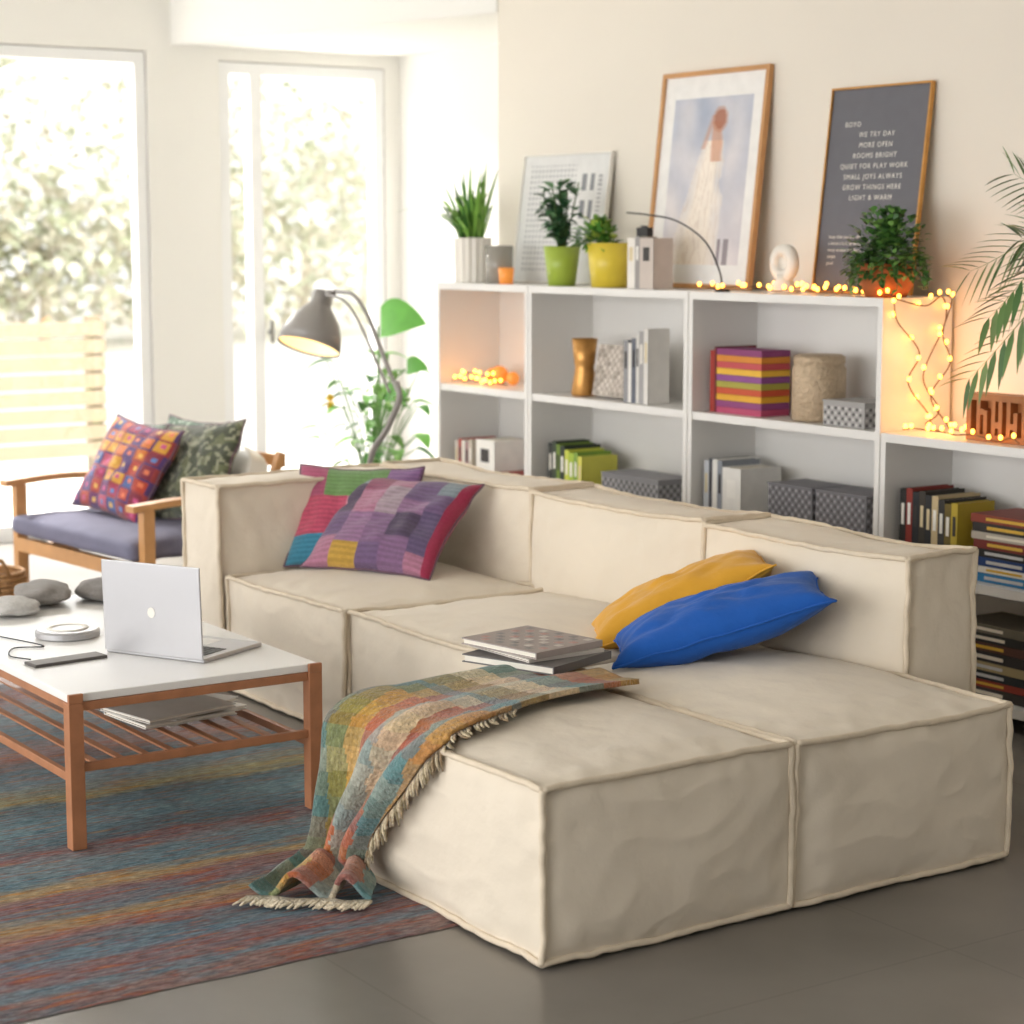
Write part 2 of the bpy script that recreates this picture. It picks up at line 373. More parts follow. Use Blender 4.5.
# ---------------------------------------------------------------- pillows
def pillow(name,c,U,V,hu,hv,th,m,cfn=None,seed=0,n=44,pipe=None):
    U=Vector(U).normalized(); V=Vector(V); V=(V-U*V.dot(U)).normalized(); W=U.cross(V); c=Vector(c)
    g=group(name,c)
    def pt(u,v,s):
        x=u*hu*(1-.09*(1-v*v)); y=v*hv*(1-.09*(1-u*u))
        t=th*(max(0,(1-u**4)*(1-v**4)))**.55*(1-.25*(u*u+v*v)/2)
        w=.012*sn(u*1.3+seed,v*1.3,seed,2.2)+.010*sn(u*3+seed,v*3,seed+s,1.6)*(1-u*u)*(1-v*v)
        return c+U*x+V*y+W*(s*t+w)
    B=MB(); ts=[-1+2*i/n for i in range(n+1)]
    for s in (1,-1):
        vs=[pt(u,v,s) for v in ts for u in ts]; fs=[];cols=[]
        for j in range(n):
            for i in range(n):
                q=(j*(n+1)+i,j*(n+1)+i+1,(j+1)*(n+1)+i+1,(j+1)*(n+1)+i)
                fs.append(q if s>0 else q[::-1])
                cols.append(cfn((ts[i]+ts[i+1])/2,(ts[j]+ts[j+1])/2) if cfn else (1,1,1))
        B.add(vs,fs,cols)
    B.build('cover',m,g,smooth=True,merge=True)
    P=MB(); loop=[(t,-1) for t in ts]+[(1,t) for t in ts]+[(-t,1) for t in ts]+[(-1,-t) for t in ts]
    P.tube([pt(u,v,1) for u,v in loop],.0035,lin('#6a4a5a') if cfn else (1,1,1),seg=6); P.build('piping',pipe or m,g,smooth=True)
    return g
def patch(pal,nx,ny,seed,edge=None):
    rnd=random.Random(seed)
    cols_=[]
    for i in range(nx):
        cuts=sorted([0,1]+[min(.93,max(.07,(k+1)/ny+rnd.uniform(-.1,.1))) for k in range(ny-1)])
        cols_.append((cuts,rnd.sample(pal,ny) if len(pal)>=ny else [rnd.choice(pal) for _ in range(ny)]))
    def f(u,v):
        a=(u+1)/2;b_=(v+1)/2
        if edge and (a>.94): return lin(edge)
        i=min(nx-1,int(a*nx)); cuts,cc=cols_[i]
        col=cc[-1]
        for k in range(ny):
            if b_<=cuts[k+1]: 
                col=cc[k]; break
        col=lin(col)
        st=.9+.2*((int(b_*44)+i)%2)
        return tuple(c*st for c in col)
    return f
palA=['#7d5c80','#8f6a8c','#b8923c','#7f8c93','#86405c','#5c4c6e','#a08c96','#a87088','#4c3c56','#a3904e','#6b5378']
pillow('patchwork_pillow',(-6.150,3.610,.588),(.91,.41,0.0),(-.31,.70,.66),.275,.225,.07,M['fabric'],patch(palA,5,4,11,'#9c2448'),1)
def fPB(u,v):
    a=(u+1)/2;b_=(v+1)/2
    if b_<.28: c='#3f86a0' if a<.6 else '#5f8f6a'
    elif b_<.66: c='#c0506a' if a<.45 else ('#c98a9a' if a<.7 else '#6f9a58')
    else: c='#a8506f' if a<.25 else ('#6f9458' if a<.75 else '#8f6a9a')
    st=.9+.2*(int(b_*44)%2)
    return tuple(x*st for x in lin(c))
pillow('patchwork_pillow',(-6.355,3.575,.600),(.72,.69,0),(-.34,.36,.87),.235,.20,.055,M['fabric'],fPB,2)
pillow('mustard_pillow',(-4.63,3.69,.548),(.33,.47,.27),(-.80,.55,.02),.29,.17,.070,M['yellow'],seed=3)
pillow('cobalt_pillow',(-4.34,3.60,.538),(.35,.48,.19),(-.80,.55,.06),.315,.165,.075,M['blue'],seed=4)

# ---------------------------------------------------------------- blanket
bl=group('striped_throw_blanket',(-4.3,2.8,.4))
Lp=[(-4.53,3.14,.43),(-4.47,2.95,.45),(-4.42,2.72,.45),(-4.39,2.52,.44),(-4.39,2.44,.40),(-4.385,2.42,.27),(-4.375,2.39,.15),(-4.36,2.33,.06),(-4.34,2.22,.03),(-4.29,2.12,.025)]
Rp=[(-4.18,3.20,.43),(-4.08,2.98,.45),(-4.01,2.76,.455),(-3.96,2.56,.44),(-3.97,2.445,.39),(-4.06,2.42,.29),(-4.19,2.41,.16),(-4.22,2.41,.07),(-4.17,2.39,.03),(-4.10,2.34,.025)]
NS,NW=170,80
LL=cr_path(Lp,NS);RR=cr_path(Rp,NS)
stripes=['#4f7068','#80803f','#c09540','#b05c38','#98a098','#cdb898','#a05540','#5f8585','#c08f50','#c9bda8','#74784a','#b06a40']
def bcol(s,w):
    q=.22*sn(s*4,w*2,2,1)+.22*sn(s*22,w*6,4,1)
    x=w*8+q+.2
    if s>.30: x+=1.4*sn(s*1.5,0,3,1)
    c1=Vector(lin(stripes[int(max(0,x))%len(stripes)])); 
    y_=s*20+.5*sn(s*5,w*4,8,1)
    c2=Vector(lin(['#c09540','#b05c38','#5f8888','#d9c9a8','#8f8050','#4f7880','#c07c50'][int(y_)%7]))
    k=.72 if s<.27 else .22
    f=sn(s*60,w*40,1,1)*.25
    return tuple(max(0,v) for v in (c1*(1-k)+c2*k)*(1+f))
vs=[]
for i in range(NS+1):
    s=i/NS; m_=9*s
    top=max(0,min(1,3.6-m_)); flo=max(0,min(1,m_-6.6)); hang=max(0,1-top-flo)
    nrm=(Vector((0,0,1))*top+Vector((-.05,-1,0))*hang+Vector((0,-.3,1))*flo).normalized()
    for j in range(NW+1):
        w=j/NW; p=LL[i].lerp(RR[i],w)
        ph=w*13+2.6*sn(s*2.2,w*1.5,1,1)+s*3
        fold=(.5+.5*math.sin(ph))**1.3
        am=.012*top+.045*hang+.06*flo
        p=p+nrm*(fold*am+.008*sn(s*9,w*7,3,1)+.004*hang)
        if top>.2 and p.y>2.45: p.z=max(p.z,topz(p.x,p.y)+.018+fold*.010)
        p.z=max(p.z,.022)
        vs.append(p)
fs=[];cols=[]
for i in range(NS):
    for j in range(NW):
        a=i*(NW+1)+j; fs.append((a,a+1,a+NW+2,a+NW+1)); cols.append(bcol(i/NS,j/NW))
B=MB();B.add(vs,fs,cols);B.build('cloth',M['wool'],bl,smooth=True,solid=.014)
B=MB()
for i in range(int(NS*.27),int(NS*.74),1):
    p=Vector(vs[i*(NW+1)+NW]); 
    q=p+Vector((random.uniform(.0,.03),-.012,-random.uniform(.035,.055)))
    if p.y>2.46: q=p+Vector((random.uniform(.03,.05),random.uniform(-.03,0),-.002))
    if q.z<.02:q.z=.02
    B.tube([p,(p+q)/2+Vector((.004,-.006,0)),q],[.0045,.004,.002],random.choice(['#c9b89a','#a89070','#8f8060','#d9c9a8']),seg=5)
for j in range(0,NW+1,1):
    p=Vector(vs[NS*(NW+1)+j]); p.z=.028
    q=p+Vector((random.uniform(.0,.03),-random.uniform(.03,.05),0)); q.z=.02
    B.tube([p,(p+q)/2,q],[.005,.004,.002],'#d9cbb0',seg=5)
B.build('fringe',M['wool'],bl,smooth=True)

def flat_book(B,cx,cy,z,w,d,h,rot,cover,pages='#efe9dc'):
    T=Matrix.Translation((cx,cy,z))@Matrix.Rotation(rot,4,'Z')
    B.box(-w/2,w/2,-d/2,d/2,0,.003,cover,T);B.box(-w/2,w/2,-d/2,d/2,h-.003,h,cover,T)
    B.box(-w/2,-w/2+.004,-d/2,d/2,0.003,h-.003,cover,T);B.box(-w/2+.004,w/2-.005,-d/2+.005,d/2-.005,.003,h-.003,pages,T)
    return T
bk=group('stacked_books',(-4.5,3.08,.45))
B=MB()
flat_book(B,-4.45,3.06,.468,.30,.27,.022,math.radians(200),'#6a6664')
flat_book(B,-4.48,3.08,.4905,.27,.25,.010,math.radians(182),'#c9c2ba')
T=flat_book(B,-4.49,3.07,.501,.29,.25,.018,math.radians(190),'#a89c96')
for i in range(9):
    for j in range(8):
        if (i+j)%2==0: B.box(-.125+i*.028,-.125+i*.028+.02,-.11+j*.028,-.11+j*.028+.02,.018,.0187,random.choice(['#8d8a88','#c9c2ba','#b59088']),T)
B.build('volumes',M['attr'],bk)

# ---------------------------------------------------------------- rug
b=MB(); nx,ny=60,50; X0,X1,Y0,Y1=-7.0,-3.90,.55,3.02
vs=[];fs=[]
for j in range(ny+1):
    for i in range(nx+1):
        x=X0+(X1-X0)*i/nx;y=Y0+(Y1-Y0)*j/ny
        ed=(i in(0,nx))or(j in(0,ny))
        z=.002 if ed else .010+.001*sn(x,y,0,5)
        if i==nx: x+=.01*sn(y,0,0,6)
        vs.append((x,y,z))
for j in range(ny):
    for i in range(nx):
        a=j*(nx+1)+i;fs.append((a,a+1,a+nx+2,a+nx+1))
b.add(vs,fs);b.build('striped_area_rug',M['rug'],smooth=True)

# ---------------------------------------------------------------- coffee table
tb=group('coffee_table',(-5.6,2.28,0))
x0,x1,y0,y1=-6.34,-4.92,1.92,2.66
B=MB(); B.box(x0,x1-.012,y0+.004,y1-.004,.402,.424);B.build('top',M['lacq'],tb,bevel=.003)
B=MB()
for x in (x0+.02,x1-.02):
    for y in (y0+.02,y1-.02): B.box(x-.02,x+.02,y-.02,y+.02,.012,.4015)
for y in (y0+.02,y1-.02):
    B.box(x1-.011,x1+.001,y-.02,y+.02,.4015,.426)
    B.box(x0+.04,x1-.04,y-.011,y+.011,.378,.4015); 
    B.box(x0+.04,x1-.04,y-.009,y+.009,.185,.208)
for x in (x0+.02,x1-.02):
    B.box(x-.011,x+.011,y0+.04,y1-.04,.378,.4015)
    B.box(x-.009,x+.009,y0+.04,y1-.04,.215,.238)
B.build('frame',M['wood'],tb,bevel=.002)
B=MB()
for k in range(8):
    y=y0+.11+k*.074; B.box(x0+.03,x1-.03,y-.010,y+.010,.209,.2145)
B.build('slats',M['wood'],tb)
mg=group('magazine_pile',(-5.35,2.42,.22)); B=MB()
for k,(cx,cy,r,c) in enumerate(((-5.42,2.46,.3,'#e9e6e0'),(-5.36,2.40,.1,'#d9d4cb'),(-5.40,2.43,.5,'#f0eee9'),(-5.33,2.38,.2,'#d0cbc4'))):
    flat_book(B,cx,cy,.215+k*.0122,.24,.30,.012,r,c)
B.build('magazines',M['attr'],mg)
# laptop
lp=group('laptop',(-5.3,2.4,.43))
h0=Vector((-5.40,2.225,.426));h1=Vector((-5.095,2.385,.426)); U=(h1-h0).normalized();V=Vector((-U.y,U.x,0));Wd=(h1-h0).length
T=Matrix(((U.x,V.x,0,h0.x),(U.y,V.y,0,h0.y),(0,0,1,.4245),(0,0,0,1)))
B=MB();B.box(0,Wd,0,.275,0,.013,T=T);B.build('base',M['alu'],lp,bevel=.003)
B=MB()
for r in range(6):
    for k in range(15): B.box(.028+k*.0195,.028+k*.0195+.0160,.03+r*.0190,.03+r*.0190+.016,.013,.0145,T=T)
B.build('keyboard',M['keys'],lp)
B=MB();B.box(Wd/2-.055,Wd/2+.055,.165,.24,.013,.0134,T=T);B.build('trackpad',M['lacq'],lp)
TL=T@Matrix.Translation((0,0,.008))@Matrix.Rotation(math.radians(2),4,'X')
B=MB();B.box(0,Wd,-.006,0,0,.262,T=TL);B.build('lid',M['alu'],lp,bevel=.003)
B=MB();B.box(.008,Wd-.008,0.0003,.001,.012,.252,T=TL);B.build('display',M['screen'],lp)
B=MB();B.lathe([(0,0),(.013,0),(.013,.0008),(0,.0008)],T=TL@Matrix.Translation((Wd/2,-.0062,.122))@Matrix.Rotation(math.radians(90),4,'X')@Matrix.Scale(1.15,4,(0,1,0)),seg=24)
B.build('emblem',M['ivory'],lp)
g=group('round_tin',(-5.68,2.22,.43));B=MB();B.lathe([(0,0),(.09,0),(.094,.004),(.094,.018),(.088,.024),(0,.024)],(-5.68,2.22,.4245),48);B.build('body',M['alu'],g,smooth=False)
B=MB();B.lathe([(.045,.0245),(.05,.0275),(.06,.0275),(.062,.0245)],(-5.68,2.22,.4245),48);B.build('ring',M['paper'],g,smooth=True)
g=group('smartphone',(-5.35,2.08,.43));B=MB();T2=Matrix.Translation((-5.34,2.09,.4245))@Matrix.Rotation(math.radians(6),4,'Z')
B.box(-.033,.033,-.12,.10,0,.008,'#55504c',T2);B.box(-.029,.029,-.115,.095,.008,.0086,'#8f8b86',T2);B.build('body',M['attr'],g,bevel=.002)
g=group('charging_cable',(-5.5,2.0,.43));B=MB()
B.tube(cr_path([(-5.40,2.00,.428),(-5.48,1.97,.428),(-5.58,2.02,.428),(-5.56,2.10,.428),(-5.75,2.05,.428),(-5.9,2.0,.428)],50),.002);B.build('cord',M['black'],g,smooth=True)
g=group('grey_felt_bundle',(-6.2,2.4,.45))
def blob(B,c,r,seed,col='#8d8780'):
    n=18;vs=[];fs=[]
    for j in range(n+1):
        for i in range(2*n):
            th=math.pi*j/n;ph=math.pi*i/n
            v=Vector((math.sin(th)*math.cos(ph),math.sin(th)*math.sin(ph),math.cos(th)))
            k=1+.22*noise.noise(v*1.6+Vector((seed,0,0)))+.05*noise.noise(v*5+Vector((seed,0,0)))
            vs.append(Vector((c[0]+v.x*r[0]*k,c[1]+v.y*r[1]*k,max(c[2]-r[2]*.98,c[2]+v.z*r[2]*k))))
    for j in range(n):
        for i in range(2*n):
            i2=(i+1)%(2*n);fs.append((j*2*n+i,(j+1)*2*n+i,(j+1)*2*n+i2,j*2*n+i2))
    B.add(vs,fs,lin(col))
B=MB();blob(B,(-6.20,2.54,.458),(.10,.08,.034),1,'#7f7974');blob(B,(-6.24,2.36,.460),(.12,.09,.036),5,'#8c8680');blob(B,(-6.10,2.20,.452),(.09,.09,.028),9,'#c5c2bd')
B.build('lumps',M['fabric'],g,smooth=True)

# ---------------------------------------------------------------- bookcase
bc=group('bookcase',(-5.9,5.1,0))
YF,YK=4.93,5.262; th=.03
def unit(xa,xb,zs,name,back=True):
    B=MB(); s_=th*.8
    B.box(xa,xa+s_,YF,YK,0,zs[-1]-th); B.box(xb-s_,xb,YF,YK,0,zs[-1]-th)
    for k,z in enumerate(zs):
        if k==len(zs)-1: B.box(xa,xb,YF,YK,z-th,z)
        else: B.box(xa+s_,xb-s_,YF+.004,YK-.009,z-th,z)
    if back: B.box(xa+s_,xb-s_,YK-.008,YK,0.005,zs[-1]-th)
    B.build(name,M['lacq'],bc)
ZS=[.085,.470,.930,1.388]
unit(-7.98,-7.245,ZS,'unit_a');unit(-7.24,-6.155,ZS,'unit_b');unit(-6.15,-5.10,ZS,'unit_c');unit(-5.095,-3.7,ZS[:3],'unit_d')
def book_row(name,x0,z,books,y=4.975,dep=.2,lean=0):
    g=group(name,(x0,y+dep/2,z)); B=MB(); x=x0
    for w,h,c in books:
        d=dep*random.uniform(.85,1)
        B.box(x,x+.002,y,y+d,z,z+h,c);B.box(x+w-.003,x+w-.001,y,y+d,z,z+h,c);B.box(x,x+w-.001,y-.001,y+.003,z,z+h,c)
        B.box(x+.002,x+w-.003,y+.003,y+d-.004,z+.003,z+h-.004,'#ece5d6')
        B.box(x+w*.25,x+w*.7,y-.0018,y-.001,z+h*.55,z+h*.82,random.choice(['#f2efe8','#d9c9a0','#33302e','#e8e4da']))
        x+=w
    B.build('volumes',M['attr'],g); return g
e=.0012
book_row('book_row',-7.90,ZS[1]+e,[(.03,.2,'#d9d2c8'),(.026,.21,'#b9483f'),(.03,.205,'#e9e4da'),(.03,.2,'#aa8888'),(.03,.21,'#cfc4b4')])
book_row('book_row',-7.72,ZS[1]+e,[(.15,.22,'#f3f0e9')])
book_row('book_row',-7.15,ZS[1]+e,[(.03,.25,'#2f3330'),(.03,.26,'#3f4a3a'),(.025,.25,'#74902f'),(.035,.245,'#2e3a2a'),(.03,.23,'#c9d04a'),(.035,.22,'#a9c23c'),(.03,.225,'#7da03a'),(.03,.21,'#d6d25a')])
book_row('book_row',-6.62,ZS[2]+e,[(.03,.25,'#8f8f92'),(.022,.24,'#e6e3de'),(.03,.26,'#5f6470'),(.02,.27,'#d9d6d0'),(.03,.29,'#a2a0a0'),(.03,.30,'#dedad4')],dep=.12)
book_row('book_row',-6.10,ZS[1]+e,[(.03,.27,'#c9ccd2'),(.02,.28,'#50525a'),(.03,.28,'#efece6'),(.03,.275,'#8f949c'),(.11,.255,'#e9e6e0')])
book_row('book_row',-5.04,ZS[1]+e,[(.03,.27,'#23211f'),(.03,.275,'#8c2f24'),(.03,.265,'#1f2328'),(.03,.27,'#3a342c'),(.03,.26,'#26282b'),(.03,.26,'#c9b48a'),(.03,.25,'#2c2a28'),(.03,.24,'#6b5a20'),(.03,.245,'#b9a030')])
def stack(name,cx,cy,z,items,w=.3,d=.22):
    g=group(name,(cx,cy,z));B=MB()
    for h,c in items:
        r=random.uniform(-.03,.03);ww=w*random.uniform(.88,1);T=Matrix.Translation((cx,cy,z))@Matrix.Rotation(r,4,'Z')
        B.box(-ww/2,ww/2,-d/2,-d/2+.004,.003,h-.004,c,T);B.box(-ww/2,ww/2,-d/2,d/2,0,.003,c,T);B.box(-ww/2,ww/2,-d/2,d/2,h-.004,h-.001,c,T)
        B.box(-ww/2+.004,ww/2-.004,-d/2+.004,d/2-.004,.003,h-.004,'#e9e2d2',T)
        B.box(-ww*.3,ww*.2,-d/2-.001,-d/2,h*.3,h*.65,random.choice(['#e8e0d0','#d9b040','#c9c9c9']),T)
        z+=h
    B.build('volumes',M['attr'],g)
stack('book_stack',-4.55,5.09,ZS[1]+e,[(.03,'#2f7fb8'),(.022,'#e6e2da'),(.03,'#1f3f78'),(.028,'#23201e'),(.03,'#7a2a22'),(.025,'#b8afa0'),(.03,'#2b2826'),(.028,'#8a3a28')],.34)
stack('book_stack',-4.62,5.09,ZS[0]+e,[(.035,'#3a3430'),(.025,'#9a3a2a'),(.03,'#23282c'),(.03,'#a99870'),(.035,'#2c2724'),(.03,'#57352a'),(.03,'#23221f'),(.03,'#6c6454')],.34)
stack('book_stack',-7.47,5.07,ZS[1]+e,[(.03,'#b5503a'),(.03,'#e0d8c8'),(.025,'#9c3f34')],.2,.2)
g=group('waisted_vase',(-6.98,5.04,.93));B=MB();B.lathe([(0,0),(.052,0),(.057,.01),(.043,.10),(.040,.12),(.044,.14),(.055,.24),(.051,.24),(.040,.13),(0,.12)],(-6.98,5.04,ZS[2]+e),32);B.build('body',M['gold'],g,smooth=True)
g=group('woven_box',(-6.8,5.1,.93));B=MB();T=Matrix.Translation((-6.90,5.02,ZS[2]+.010))@Matrix.Rotation(math.radians(-10),4,'X')
B.box(0,.26,0,.05,0,.215,'#b9aea2',T)
for i in range(14):
    for j in range(12):
        if (i+j)%2: B.box(.005+i*.018,.005+i*.018+.017,-.003,0,.004+j*.0175,.004+j*.0175+.0165,random.choice(['#d9d0c6','#a59b90','#c9bfb4']),T)
B.build('weave',M['attr'],g)
g=group('striped_book_set',(-5.9,5.08,.93));B=MB();B.box(-6.09,-6.055,4.99,5.18,ZS[2]+e,ZS[2]+.235,'#a83a30');B.box(-6.053,-6.045,4.98,5.18,ZS[2]+e,ZS[2]+.25,'#7a2a2a')
sc=['#b5486a','#8c3f78','#e0a82e','#c9502e','#a8a040','#8c4a8f','#e8b83a','#c24a50','#d98a2e','#8a3a70']
for k,c in enumerate(sc): B.box(-6.04,-5.78,4.98,5.12,ZS[2]+e+k*.0245,ZS[2]+e+(k+1)*.0245-.0012,c)
B.build('volumes',M['attr'],g)
g=group('lattice_canister',(-5.56,5.08,.93));B=MB();B.lathe([(0,0),(.09,0),(.098,.01),(.098,.19),(.09,.205),(.094,.21),(.094,.232),(.08,.24),(0,.24)],(-5.565,5.07,ZS[2]+e),48);B.build('body',M['beige'],g,smooth=True)
def lattice_box(name,xa,xb,ya,yb,z0,z1,c1='#8c8a8a',c2='#c9c7c4'):
    g=group(name,((xa+xb)/2,(ya+yb)/2,z0));B=MB();B.box(xa,xb,ya,yb,z0,z1,c1)
    n=int((xb-xa)/.018);m=int((z1-z0)/.018)
    for i in range(n):
        for j in range(m):
            x=xa+.006+i*.018;z=z0+.005+j*.018
            B.box(x,x+.010,ya-.002,ya,z,z+.010,c2 if (i+j)%2 else '#5c5a5a')
    ny=int((yb-ya)/.018)
    for i in range(ny):
        for j in range(m):
            y=ya+.006+i*.018;z=z0+.005+j*.018
            B.box(xb,xb+.002,y,y+.010,z,z+.010,c2 if (i+j)%2 else '#5c5a5a')
    B.box(xa-.003,xb+.003,ya-.003,yb+.003,z1,z1+.006,c1);B.build('shell',M['attr'],g)
lattice_box('perforated_box',-5.43,-5.22,4.97,5.15,ZS[2]+e,ZS[2]+.085,'#a5a2a0')
lattice_box('wire_storage_box',-5.72,-5.48,4.97,5.15,ZS[1]+e,ZS[1]+.22,'#77757a','#a5a3a6')
lattice_box('wire_storage_box',-5.46,-5.20,4.97,5.15,ZS[1]+e,ZS[1]+.22,'#77757a','#a5a3a6')
lattice_box('perforated_box',-6.76,-6.38,4.97,5.15,ZS[1]+e,ZS[1]+.16,'#8a898c','#b5b3b4')
g=group('carved_wood_block',(-4.6,5.02,.93));B=MB();za=ZS[2]+e
X=-4.77
B.box(X,X+.26,5.0,5.07,za,za+.022);B.box(X,X+.26,5.0,5.07,za+.133,za+.155);B.box(X,X+.02,5.0,5.07,za+.022,za+.133);B.box(X+.24,X+.26,5.0,5.07,za+.022,za+.133)
B.box(X+.02,X+.24,5.04,5.065,za+.022,za+.133)
for k,px in enumerate((.04,.105,.17)):
    B.box(X+px,X+px+.016,5.005,5.04,za+.022,za+.133);B.box(X+px+.03,X+px+.046,5.005,5.04,za+.022,za+.1 if k!=1 else za+.133);B.box(X+px+.016,X+px+.03,5.005,5.04,za+(.045 if k else .085),za+(.065 if k else .105))
B.build('block',M['carved'],g)
# ---------------------------------------------------------------- posters leaning on the wall
def poster(name,xa,xb,z0,z1,yb,yt,fw,fmat,cellfn,nx,ny,ft=.02):
    g=group(name,((xa+xb)/2,yb,z0)); w=xb-xa;h=math.hypot(z1-z0,yt-yb);ang=math.atan2(yt-yb,z1-z0)
    T=Matrix.Translation((xa,yb,z0))@Matrix.Rotation(-ang,4,'X')
    B=MB();B.box(0,w,0,ft,0,fw,T=T);B.box(0,w,0,ft,h-fw,h,T=T);B.box(0,fw,0,ft,fw,h-fw,T=T);B.box(w-fw,w,0,ft,fw,h-fw,T=T)
    B.build('frame',fmat,g)
    P=MB();vs=[];fs=[];cols=[]
    for j in range(ny+1):
        for i in range(nx+1): vs.append(T@Vector((fw+(w-2*fw)*i/nx,ft*.45,fw+(h-2*fw)*j/ny)))
    for j in range(ny):
        for i in range(nx):
            a=j*(nx+1)+i;fs.append((a,a+1,a+nx+2,a+nx+1));cols.append(lin(cellfn((i+.5)/nx,(j+.5)/ny)))
    P.add(vs,fs,cols);P.build('print',M['attr'],g)
    Bk=MB();Bk.box(fw*.5,w-fw*.5,ft*.5,ft*.9,fw*.5,h-fw*.5,T=T);Bk.build('backing',M['paper'],g)
    return g,T,w,h
def mixc(a,b,k): return tuple(a[i]*(1-k)+b[i]*k for i in range(3))
def hx(s): s=s.lstrip('#');return tuple(int(s[i:i+2],16)/255 for i in (0,2,4))
def fA(u,v):
    base=hx('#e2e2e0')
    if .08<u<.62 and .08<v<.92 and (int(u*46)%2==0) and (int(v*46)%2==0): return hx('#b0b1b3')
    if .70<u<.84 and .25<v<.85 and int(v*14)%3!=0 and not(.745<u<.79): return hx('#8a8d92')
    if .88<u<.92 and .3<v<.85 and int(v*60)%2: return hx('#a5a6a8')
    return base
poster('dotted_canvas_print',-7.75,-7.09,1.391,1.955,5.18,5.255,.006,M['paper'],fA,92,92,ft=.02)
def fB(u,v):
    if u<.11 or u>.89 or v<.09 or v>.89: return hx('#f0eeeb')
    a=(u-.11)/.78;b_=(v-.09)/.80
    nz=noise.noise(Vector((a*4,b_*4,0)));n2_=noise.noise(Vector((a*11,b_*9,5)))
    c=mixc(hx('#d8d2d6'),hx('#aab3c6'),min(1,max(0,b_*1.1)))
    c=mixc(c,hx('#ece4e2'),max(0,min(1,.35+.7*nz)))
    cx=.60-.20*(1-b_)+.03*n2_; wd=.075+.27*(1-b_)**1.2+.04*n2_
    if b_<.74 and abs(a-cx)<wd:
        k=1-abs(a-cx)/max(.01,wd)
        c=mixc(c,hx('#f7ecdf'),min(1,.35+1.1*k))
        if abs((a-cx)/wd*6+n2_*2)%1.6<.25: c=mixc(c,hx('#d3bfb0'),.35)
    if .62<b_<.86:
        d_=abs(a-.585+.10*(b_-.74))/(.085+.04*n2_)
        if d_<1: c=mixc(c,hx('#cf9678'),min(.7,1.6*(1-d_)))
    if .70<b_<.90:
        d_=abs(a-.48-.55*(b_-.80))/.035
        if d_<1: c=mixc(c,hx('#cc9074'),.55*(1-d_)+.1)
    r_=((a-.61)**2*1.0+((b_-.87)*1.25)**2)
    if r_<.0055: c=mixc(c,hx('#a8684e'),.85)
    elif r_<.0095: c=mixc(c,hx('#b87e62'),.45)
    if b_<.16 and .72<a<.90 and (a*20%2<1.2): c=mixc(c,hx('#6a5f66'),.6)
    return c
poster('framed_figure_print',-6.74,-6.08,1.391,2.25,5.16,5.255,.018,M['wood2'],fB,100,130,ft=.024)
gC,TC,wC,hC=poster('framed_typographic_print',-5.73,-5.22,1.391,2.135,5.17,5.255,.007,M['gold'],lambda u,v:hx('#66666d'),2,2,ft=.018)
def textline(s,x,z,size,parent,align='CENTER',name='lettering',sp=1.0):
    cu=D.curves.new(name,'FONT');cu.body=s;cu.size=size;cu.align_x=align;cu.extrude=.0003;cu.space_character=sp
    o=D.objects.new(name,cu);cu.materials.append(M['paper']);link(o,parent)
    o.matrix_world=TC@Matrix.Translation((x,.0060,z))@Matrix.Rotation(math.radians(90),4,'X')
    return o
C.view_layer.update()
rows=['BOYO','WE TRY DAY','MORE OPEN','ROOMS BRIGHT','QUIET FOR PLAY WORK','SMALL JOYS ALWAYS','GROW THINGS HERE','LIGHT & WARM']
for k,r in enumerate(rows): textline(r,wC*.5 if k else wC*.25,hC-.145-k*.038,.026,gC,sp=1.25)
for k,r in enumerate(['keep what you love close','a home is built by hands','every window lets day in','simple','good']): textline(r,wC*.12,.20-k*.024,.0175,gC,align='LEFT')

# ---------------------------------------------------------------- things on top of the bookcase
ZT=ZS[3]+.0012
def pot(name,x,y,z,prof,m,ribs=0,ribd=0,soil_r=None,soil_z=None):
    g=group(name,(x,y,z));B=MB();B.lathe(prof,(x,y,z),64 if ribs else 36,ribs=ribs,ribd=ribd);B.build('pot',m,g,smooth=not ribs)
    if soil_r: B=MB();B.lathe([(0,soil_z),(soil_r,soil_z-.002)],(x,y,z),24);B.build('soil',M['soil'],g)
    return g
def tp(r0,r1,h,t=.006): return [(0,0),(r0,0),(r1,h),(r1-t,h),(r0-t,t),(0,t)]
g=pot('potted_grass_plant',-7.85,5.04,ZT,tp(.078,.085,.20),M['ivory'],ribs=16,ribd=.035,soil_r=.077,soil_z=.18);B=MB()
for k in range(110):
    a=random.uniform(0,6.28);tilt=random.uniform(.02,.8);L=random.uniform(.26,.46)
    d=(math.cos(a)*tilt-.12,math.sin(a)*tilt,1)
    if d[1]>0: d=(d[0],d[1]*.2,1)
    B.leaf((-7.85+random.uniform(-.04,.04),5.04+random.uniform(-.04,.03),ZT+.17),d,L,.018,random.uniform(.1,.7),random.choice(['#5d9a3a','#7fb04a','#4b8436','#8fbd5a']),n=7)
for L,d in ((.62,(-.95,-.45,1.1)),(.56,(-.8,-.5,1.2)),(.46,(-.9,-.1,1.1))): B.leaf((-7.85,5.04,ZT+.17),d,L,.016,.5,'#4b8436',n=12)
B.build('foliage',M['leaf'],g,smooth=True)
g=pot('glass_tumbler',-7.60,5.02,ZT,tp(.058,.062,.165,.004),mat('smoked_glass','#b9b4aa',.15,trans=.3))
g=pot('candle_jar',-7.50,4.99,ZT,tp(.030,.035,.07,.003),M['amber']);
B=MB();B.lathe([(0,.04),(.030,.04)],(-7.50,4.99,ZT),20);B.build('wax',M['ivory'],g)
